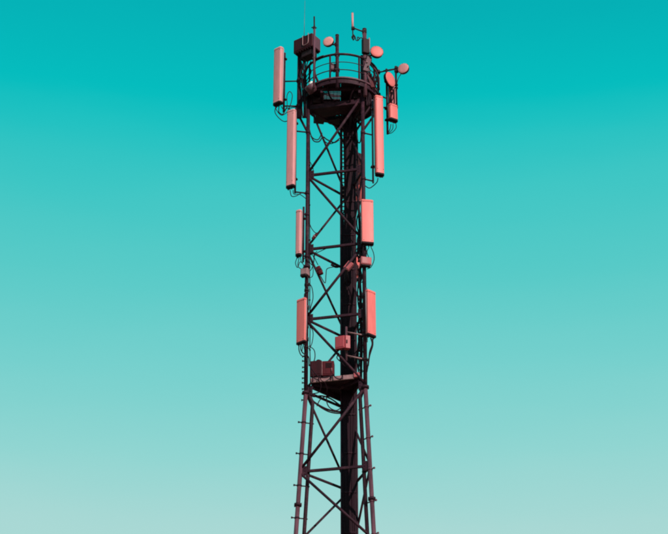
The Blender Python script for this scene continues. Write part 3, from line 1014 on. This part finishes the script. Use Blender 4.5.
t, c, rm = equipment('equipment_cabinet', 'large dark cabinet on a post at the left of the basket', 'cabinet', 307.0, 46.5, -0.52, (0.66, 0.42, 0.46), R(-36), 'maroon', bevel=0.02)
obj('under_box', MB().box(c + rm @ Vector((0.08, 0.0, -0.33)), (0.36, 0.28, 0.2), rm, 0.02), 'cabinet', t)
obj('under_box', MB().box(c + rm @ Vector((-0.14, 0.08, -0.30)), (0.2, 0.2, 0.14), rm, 0.02), 'cabinet', t)
obj('side_bracket', MB().tube([c + rm @ Vector((0.3, -0.05, 0.2)), c + rm @ Vector((0.3, -0.05, 0.33)), at(314.2, 30, -0.86)], 0.02, 8), 'cap', t)
for i in range(7):
    q = c + rm @ Vector((-0.24 + i * 0.08, -0.2, -0.24))
    obj('fin', MB().box(c + rm @ Vector((-0.26 + i * 0.087, 0, -0.235)), (0.016, 0.4, 0.05), rm, 0.003, 1), 'cap', t)
obj('lit_side', MB().box(c + rm @ Vector((0.335, 0, 0.0)), (0.016, 0.36, 0.40), rm, 0.004, 1), 'steel_mauve', t, 'side face coloured lighter for the sunlight on it')  # sunlight on the cabinet's right face, put into a paler pinkish colour
for pts, r in (([(300, 58, -.4), (302, 66, -.45), (300, 75, -.45), (303, 84, -.4)], .018), ([(304, 60, -.5), (303, 68, -.5), (306, 76, -.5), (303, 88, -.4)], .02),
               ([(308, 61, -.6), (306, 67, -.6), (302, 78, -.5), (304, 92, -.4)], .018), ([(311, 61, -.65), (309, 66, -.62), (311, 72, -.62), (306, 82, -.5)], .015)):
    obj('feeder_cable', MB().cable([at(*p) for p in pts], r), 'rubber', t)
wq = c + rm @ Vector((0.015, -0.16, 0.23))
wa = thing('whip_antenna', 'very thin tall whip antenna with a folded loop on the dark cabinet', 'antenna', wq)
obj('whip', MB().tube([wq, wq + Vector((0.004, 0, 0.6)), Vector((wq.x + 0.012, wq.y, at(305, 0.5, wq.y - DIST).z))], 0.009, 6, 0.004), 'steel_blue', wa)
obj('base', MB().lathe(wq, (0, 0, 1), [(-0.01, 0.03), (0.03, 0.03), (0.06, 0.012)], 12), 'cap', wa)
obj('loop', MB().cable([c + rm @ Vector((x, -0.236, z)) for x, z in ((0.02, 0.22), (0.02, 0.0), (0.03, -0.10), (0.11, -0.125), (0.20, -0.10), (0.22, 0.0), (0.22, 0.24))], 0.012), 'steel_pale', wa)
obj('post_head', MB().tube([pL1 - Vector((0, 0, 0.15)), Vector((pL1.x, pL1.y, c.z - 0.1)), Vector((c.x, c.y, c.z - 0.1))], 0.04, 8), 'steel_dark', t)

equipment('junction_box', 'small pale box clamped to the thick pole on the front railing', 'box', 332.6, 67.5, -0.9, (0.17, 0.12, 0.22), R(10), 'steel_mauve', mount=Vector((c0.x, c0.y, at(337, 67.5, -1.02).z)))
# rounded housing on the basket rim, strong sunlight on its top painted white
hc = at(311, 88, -0.72)
t = thing('round_housing', 'rounded housing on the left basket rim, its sunlit top coloured white', 'housing', hc - Vector((0, 0, 0.12)))
hx = Vector((-0.55, -0.5, 0.55)).normalized()
obj('body', MB().lathe(hc, hx, [(-0.14, 0.11), (-0.12, 0.15), (0.10, 0.155), (0.11, 0.14)], 24), 'steel_mauve', t)
obj('sunlit_cap', MB().lathe(hc + Vector((0.02, -0.05, 0.1)), hx, [(0.0, 0.085), (0.05, 0.075), (0.075, 0.04)], 20), 'white', t)

t, c, rm = equipment('remote_radio_unit', 'salmon radio box on the right leg under the broad panel antenna', 'radio unit', 365.6, 261.8, -0.74, (0.29, 0.16, 0.23), R(14), 'deep_red', details=True)
obj('clamp', MB().box(leg('R', c.z), (0.15, 0.15, 0.09), rotz(-PHI), 0.012, 1), 'cap', t)
obj('base', MB().box(c - Vector((0, 0, 0.128)), (0.25, 0.13, 0.03), rm, 0.006, 1), 'cap', t)
t, c, rm = equipment('junction_box', 'tilted mauve box strapped to a diagonal in front of the cables', 'box', 348.6, 266.2, -0.48, (0.17, 0.11, 0.25), R(-8), 'red_box', roll=R(38))
obj('mount', MB().tube([c, c + Vector((-0.05, 0.2, -0.03)), (c.x, DIST + LY - 0.08, c.z - 0.1)], 0.022, 8), 'steel_dark', t)
for pts, r in (([(351, 261, -.48), (354, 256, -.3), (356, 250, -.2), (360, 246, -.5)], .012), ([(346, 271, -.46), (345, 276, -.2), (345.5, 284, .2)], .014), ([(350, 262, -.46), (352, 256, -.3), (352, 248, 0.1)], .012)):
    obj('jumper_cable', MB().cable([at(*p) for p in pts], r), 'rubber', t)
# small box and slim cylinder on right of ladder
t, c, rm = equipment('amplifier_box', 'slim pink vertical box beside the cables near the tilted box', 'box', 357.3, 270.5, -0.35, (0.075, 0.07, 0.30), R(10), 'red_box', details=False)
obj('mount', MB().tube([c, leg('R', c.z)], 0.02, 8), 'steel_dark', t)
obj('jumper_cable', MB().cable([c + Vector((0, 0, 0.15)), at(356, 262, -.35), at(356, 256, -.4), at(359, 252, -.5)], .011), 'rubber', t)

t, c, rm = equipment('amplifier_box', 'small pale box on the left leg under the slim panel antenna', 'box', 305.0, 272.6, -0.42, (0.22, 0.13, 0.21), R(-24), 'steel_pale', details=True)
obj('clamp', MB().box(leg('L', c.z), (0.14, 0.14, 0.08), None, 0.012, 1), 'cap', t)
obj('mount', MB().tube([c, leg('L', c.z)], 0.03, 8), 'cap', t)
obj('visor', MB().box(c + Vector((-0.03, -0.05, -0.12)), (0.17, 0.12, 0.07), rotz(R(-24)), 0.012, 1), 'cap', t)
for pts, r in (([(309, 262, -.3), (313, 265, -.3), (315, 255, -.25), (323, 250, -.3), (331, 247, -.3)], .011), ([(306, 277, -.42), (306, 284, -.34), (308, 290, -.3)], .014), ([(309, 278, -.3), (312.5, 276, -.28), (313, 268, -.28), (310, 258, -.28)], .01)):
    obj('jumper_cable', MB().cable([at(*p) for p in pts], r), 'rubber', t)
t, c, rm = equipment('amplifier_box', 'small dark box on the steep diagonal below the slim panel antenna', 'box', 319.6, 270.6, 0.02, (0.13, 0.11, 0.27), R(-15), 'dark_red', roll=R(-22), bevel=0.03, details=False)
obj('strap', MB().box(c, (0.145, 0.125, 0.03), rm, 0.004, 1), 'cap', t)
for pts, r in (([(320.5, 276, .02), (325, 283, .05), (326, 275, .1), (327, 269, .15), (333, 267, .3), (338, 266.5, .4)], .012), ([(331, 264.5, .3), (336, 267, .35), (341, 266, .35)], .03), ([(318, 265, .02), (314, 256, -.1), (317, 251, -.2)], .011)):
    obj('jumper_cable', MB().cable([at(*p) for p in pts], r), 'rubber', t)
# small rounded fitting on the diagonal above the left panel point
t, c, rm = equipment('cable_fitting', 'small dark fitting strapped to the diagonal above the left joint', 'fitting', 314.6, 236.5, -0.27, (0.07, 0.07, 0.2), R(-10), 'dark_red', roll=R(40), bevel=0.02, details=False)
obj('strap', MB().box(c, (0.085, 0.085, 0.03), rm, 0.004, 1), 'steel_pale', t)

# salmon twin box on a bracket in front of the ladder
bx = at(346.3, 327, -0.55)
t, c, rm = equipment('junction_box', 'red box on a bracket in front of the cable ladder', 'box', 340.6, 343.2, -0.58, (0.27, 0.14, 0.36), R(-22), 'deep_red', bevel=0.014)
t2, c2, rm2 = equipment('junction_box', 'narrow brighter red box beside the bracket pole', 'box', 347.2, 342.8, -0.62, (0.135, 0.14, 0.37), R(16), 'deep_red', bevel=0.014, details=False)
obj('hinge', MB().box(c2 + rm2 @ Vector((-0.03, -0.08, 0.0)), (0.03, 0.02, 0.1), rm2, 0.004, 1), 'cap', t2)
br = thing('mounting_bracket', 'pink steel bracket with two arms from the right leg holding the red boxes', 'bracket', at(346.3, 361, -0.5))
obj('pole', MB().tube([at(346.3, 361, -0.5), at(346.3, 327, -0.5)], 0.03, 10), 'steel_mauve', br)
for ya, yb in ((332, 335.5), (355.5, 359.5)):
    a = at(346.3, ya, -0.5)
    b = leg('R', at(363, yb, RYo).z)
    obj('arm', MB().tube([a, b], 0.022, 8), 'steel_pale', br)
    obj('clamp', MB().box(b, (0.14, 0.14, 0.07), rotz(-PHI), 0.012, 1), 'cap', br)
for pts, r in (([(347, 352, -.5), (350, 358, -.3), (356, 352, -.3), (361, 346, -.45), (362, 352, -.5), (360, 362, -.5)], .014), ([(339, 353, -.55), (337, 358, -.4), (342, 363, -.1), (346, 368, .15)], .014),
               ([(341, 353, -.55), (340, 360, -.4), (344, 366, -.1)], .014), ([(358, 330, -.3), (359, 338, -.35), (361.5, 345, -.45), (359, 352, -.4)], .016)):
    obj('jumper_cable', MB().cable([at(*p) for p in pts], r), 'rubber', br)

# cabinets standing on the landing
t, c, rm = equipment('equipment_cabinet', 'dark mauve cabinet on the triangular landing beside the left leg', 'cabinet', 317.0, 370.2, -0.20, (0.30, 0.26, 0.44), R(-14), 'maroon')
obj('dome', MB().lathe(c + Vector((0.04, 0, 0.2)), (0, 0, 1), [(0, 0.085), (0.05, 0.08), (0.085, 0.05), (0.095, 0.015)], 20), 'cabinet', t)
obj('stand', MB().box(Vector((c.x, c.y, (zt + 0.02 + c.z - 0.22) / 2)), (0.24, 0.2, c.z - 0.22 - zt - 0.02), rm, 0), 'cap', t)
t, c, rm = equipment('equipment_cabinet', 'dark red cabinet on the triangular landing next to the mauve one', 'cabinet', 328.4, 370.2, -0.22, (0.31, 0.26, 0.42), R(-4), 'dark_red')
obj('stand', MB().box(Vector((c.x, c.y, (zt + 0.02 + c.z - 0.21) / 2)), (0.25, 0.2, c.z - 0.21 - zt - 0.02), rm, 0), 'cap', t)
for q in range(5):
    obj('louvre', MB().box(c + rm @ Vector((0.02, -0.148, 0.13 - q * 0.03)), (0.16, 0.012, 0.012), rm, 0), 'cap', t)
obj('handle', MB().tube([c + rm @ Vector((0.1, -0.17, -0.02)), c + rm @ Vector((0.1, -0.17, -0.12))], 0.01, 6), 'steel_pale', t)
obj('edge_trim', MB().box(c + rm @ Vector((-0.155, -0.12, 0)), (0.014, 0.03, 0.4), rm, 0.003, 1), 'steel_pale', t)

for pts, r in (([(312, 372, -.5), (314, 378, -.5), (318, 380, -.46), (321, 385, -.4), (319, 392, -.3), (312, 394, -.25)], .014),
               ([(320, 375, -.46), (321, 380, -.48), (325, 383, -.44), (327, 390, -.3), (326.5, 397, -.1)], .012),
               ([(333, 374, -.46), (336, 378, -.52), (340, 379, -.5), (344, 377, -.4), (347, 384, .1)], .014),
               ([(310, 366, -.4), (313, 371, -.48), (319, 377, -.5), (326, 377.5, -.5), (333, 375, -.48)], .016)):
    obj('slack_cable', MB().cable([at(*p) for p in pts], r), 'rubber', tri)
for f in (0.06, 0.2, 0.47, 0.74):
    q = e0.lerp(e1, f) + Vector((ed.y, -ed.x, 0)) * 0.066
    q.z = zt + 0.05
    obj('edge_cleat', MB().box(q, (0.035, 0.014, 0.1), rotz(math.atan2(ed.y, ed.x)), 0.003, 1), 'steel_dark', tri)
# ------------------------------------------------------------------ cable runs along the legs
def run(label, pts, r, n=1):
    t = thing('feeder_cable', label, 'cable', at(*pts[0]))
    for i in range(n):
        o_ = Vector((0.03 * i, 0.01 * i, 0))
        obj('cable', MB().cable([at(*p) + o_ for p in pts], r), 'rubber', t)
        for j in range(1, len(pts) - 1):
            obj('tie', MB().lathe(at(*pts[j]) + o_, (0, 0, 1), [(-0.015, r + 0.002), (-0.015, r + 0.01), (0.015, r + 0.01), (0.015, r + 0.002)], 8), 'cap', t)
    return t


run('black feeder cable clipped along the right leg above the landing',
    [(360.2, 392, -.5), (360.4, 370, -.5), (361.0, 345, -.5), (360.2, 320, -.5), (360, 296, -.5), (359.2, 275, -.5), (360.8, 256, -.55), (359.5, 236, -.45), (358.6, 215, -.3), (357, 190, -.1), (356.4, 165, .1), (356.2, 140, .2), (355, 120, .25)], 0.02, 2)
run('black feeder cable clipped along the left leg above the landing',
    [(310.2, 392, -.3), (310.3, 365, -.3), (309.9, 350, -.3), (310.0, 325, -.3), (309.7, 300, -.3), (309.9, 285, -.3), (309.5, 262, -.3), (309.8, 240, -.3), (309.6, 205, -.3), (309.8, 165, -.3), (309.6, 130, -.3)], 0.013, 1)

rc = random.Random(11)
for q, (lab, x_, ya, yb, d_) in enumerate((
        ('loose black cable looping between cable ladder and right leg behind the broad panel', 358.2, 205, 262, -0.2),
        ('loose black cable wandering beside the right leg behind the red boxes', 359.0, 268, 340, -0.35),
        ('thick black cable bundle near the right leg just above the landing', 358.6, 322, 386, -0.3))):
    t = thing('loose_cable', lab, 'cable', at(x_, yb, d_))
    for k in range(3):
        n_ = 8
        pts = [(x_ + k * 0.9 + rc.uniform(-1.5, 1.5), yb + (ya - yb) * j / n_, d_ + rc.uniform(-.06, .06)) for j in range(n_ + 1)]
        obj('cable', MB().cable([at(*p) for p in pts], rc.uniform(0.012, 0.022), 7, 6), 'rubber', t)
    for k in range(3):
        y_ = ya + (yb - ya) * (0.2 + 0.3 * k)
        obj('clip', MB().tube([at(x_ - 1.5, y_, d_), at(x_ + 3, y_, d_), leg('R', at(x_ + 3, y_, d_).z)], 0.012, 6), 'cap', t)
t = thing('loose_cable', 'loose black cable looping off the left leg between the slim and short panels', 'cable', at(309, 330, -0.3))
for pts, r in (([(309, 283, -.3), (312, 288, -.28), (313, 298, -.27), (310.5, 308, -.28), (309, 315, -.3)], .012), ([(308, 292, -.32), (304.5, 294, -.36), (305, 301, -.36), (308, 305, -.32)], .012),
               ([(309, 325, -.3), (313, 332, -.26), (312, 343, -.26), (309, 349, -.3)], .011), ([(309, 346, -.3), (314, 350, -.25), (315, 357, -.25), (313, 364, -.28)], .013)):
    obj('cable', MB().cable([at(*p) for p in pts], r), 'rubber', t)
for y_ in (285, 290.5, 309, 327, 347.5):
    obj('clip', MB().lathe(leg('L', at(308, y_, Lp.y).z), (0, 0, 1), [(-0.03, 0.05), (-0.03, 0.066), (0.03, 0.066), (0.03, 0.05)], 12), 'cap', t)
t = thing('loose_cable', 'thin black cable sagging across the open lattice below the basket', 'cable', at(309, 178, -0.3))
for pts, r in (([(309, 160, -.3), (313, 168, -.25), (312, 176, -.28), (309, 182, -.3)], .011), ([(309, 222, -.3), (312, 229, -.28), (317, 233, -.28), (323, 226, -.3)], .011), ([(310, 250, -.3), (314, 259, -.2), (312, 268, -.25), (309, 272, -.3)], .011)):
    obj('cable', MB().cable([at(*p) for p in pts], r), 'rubber', t)
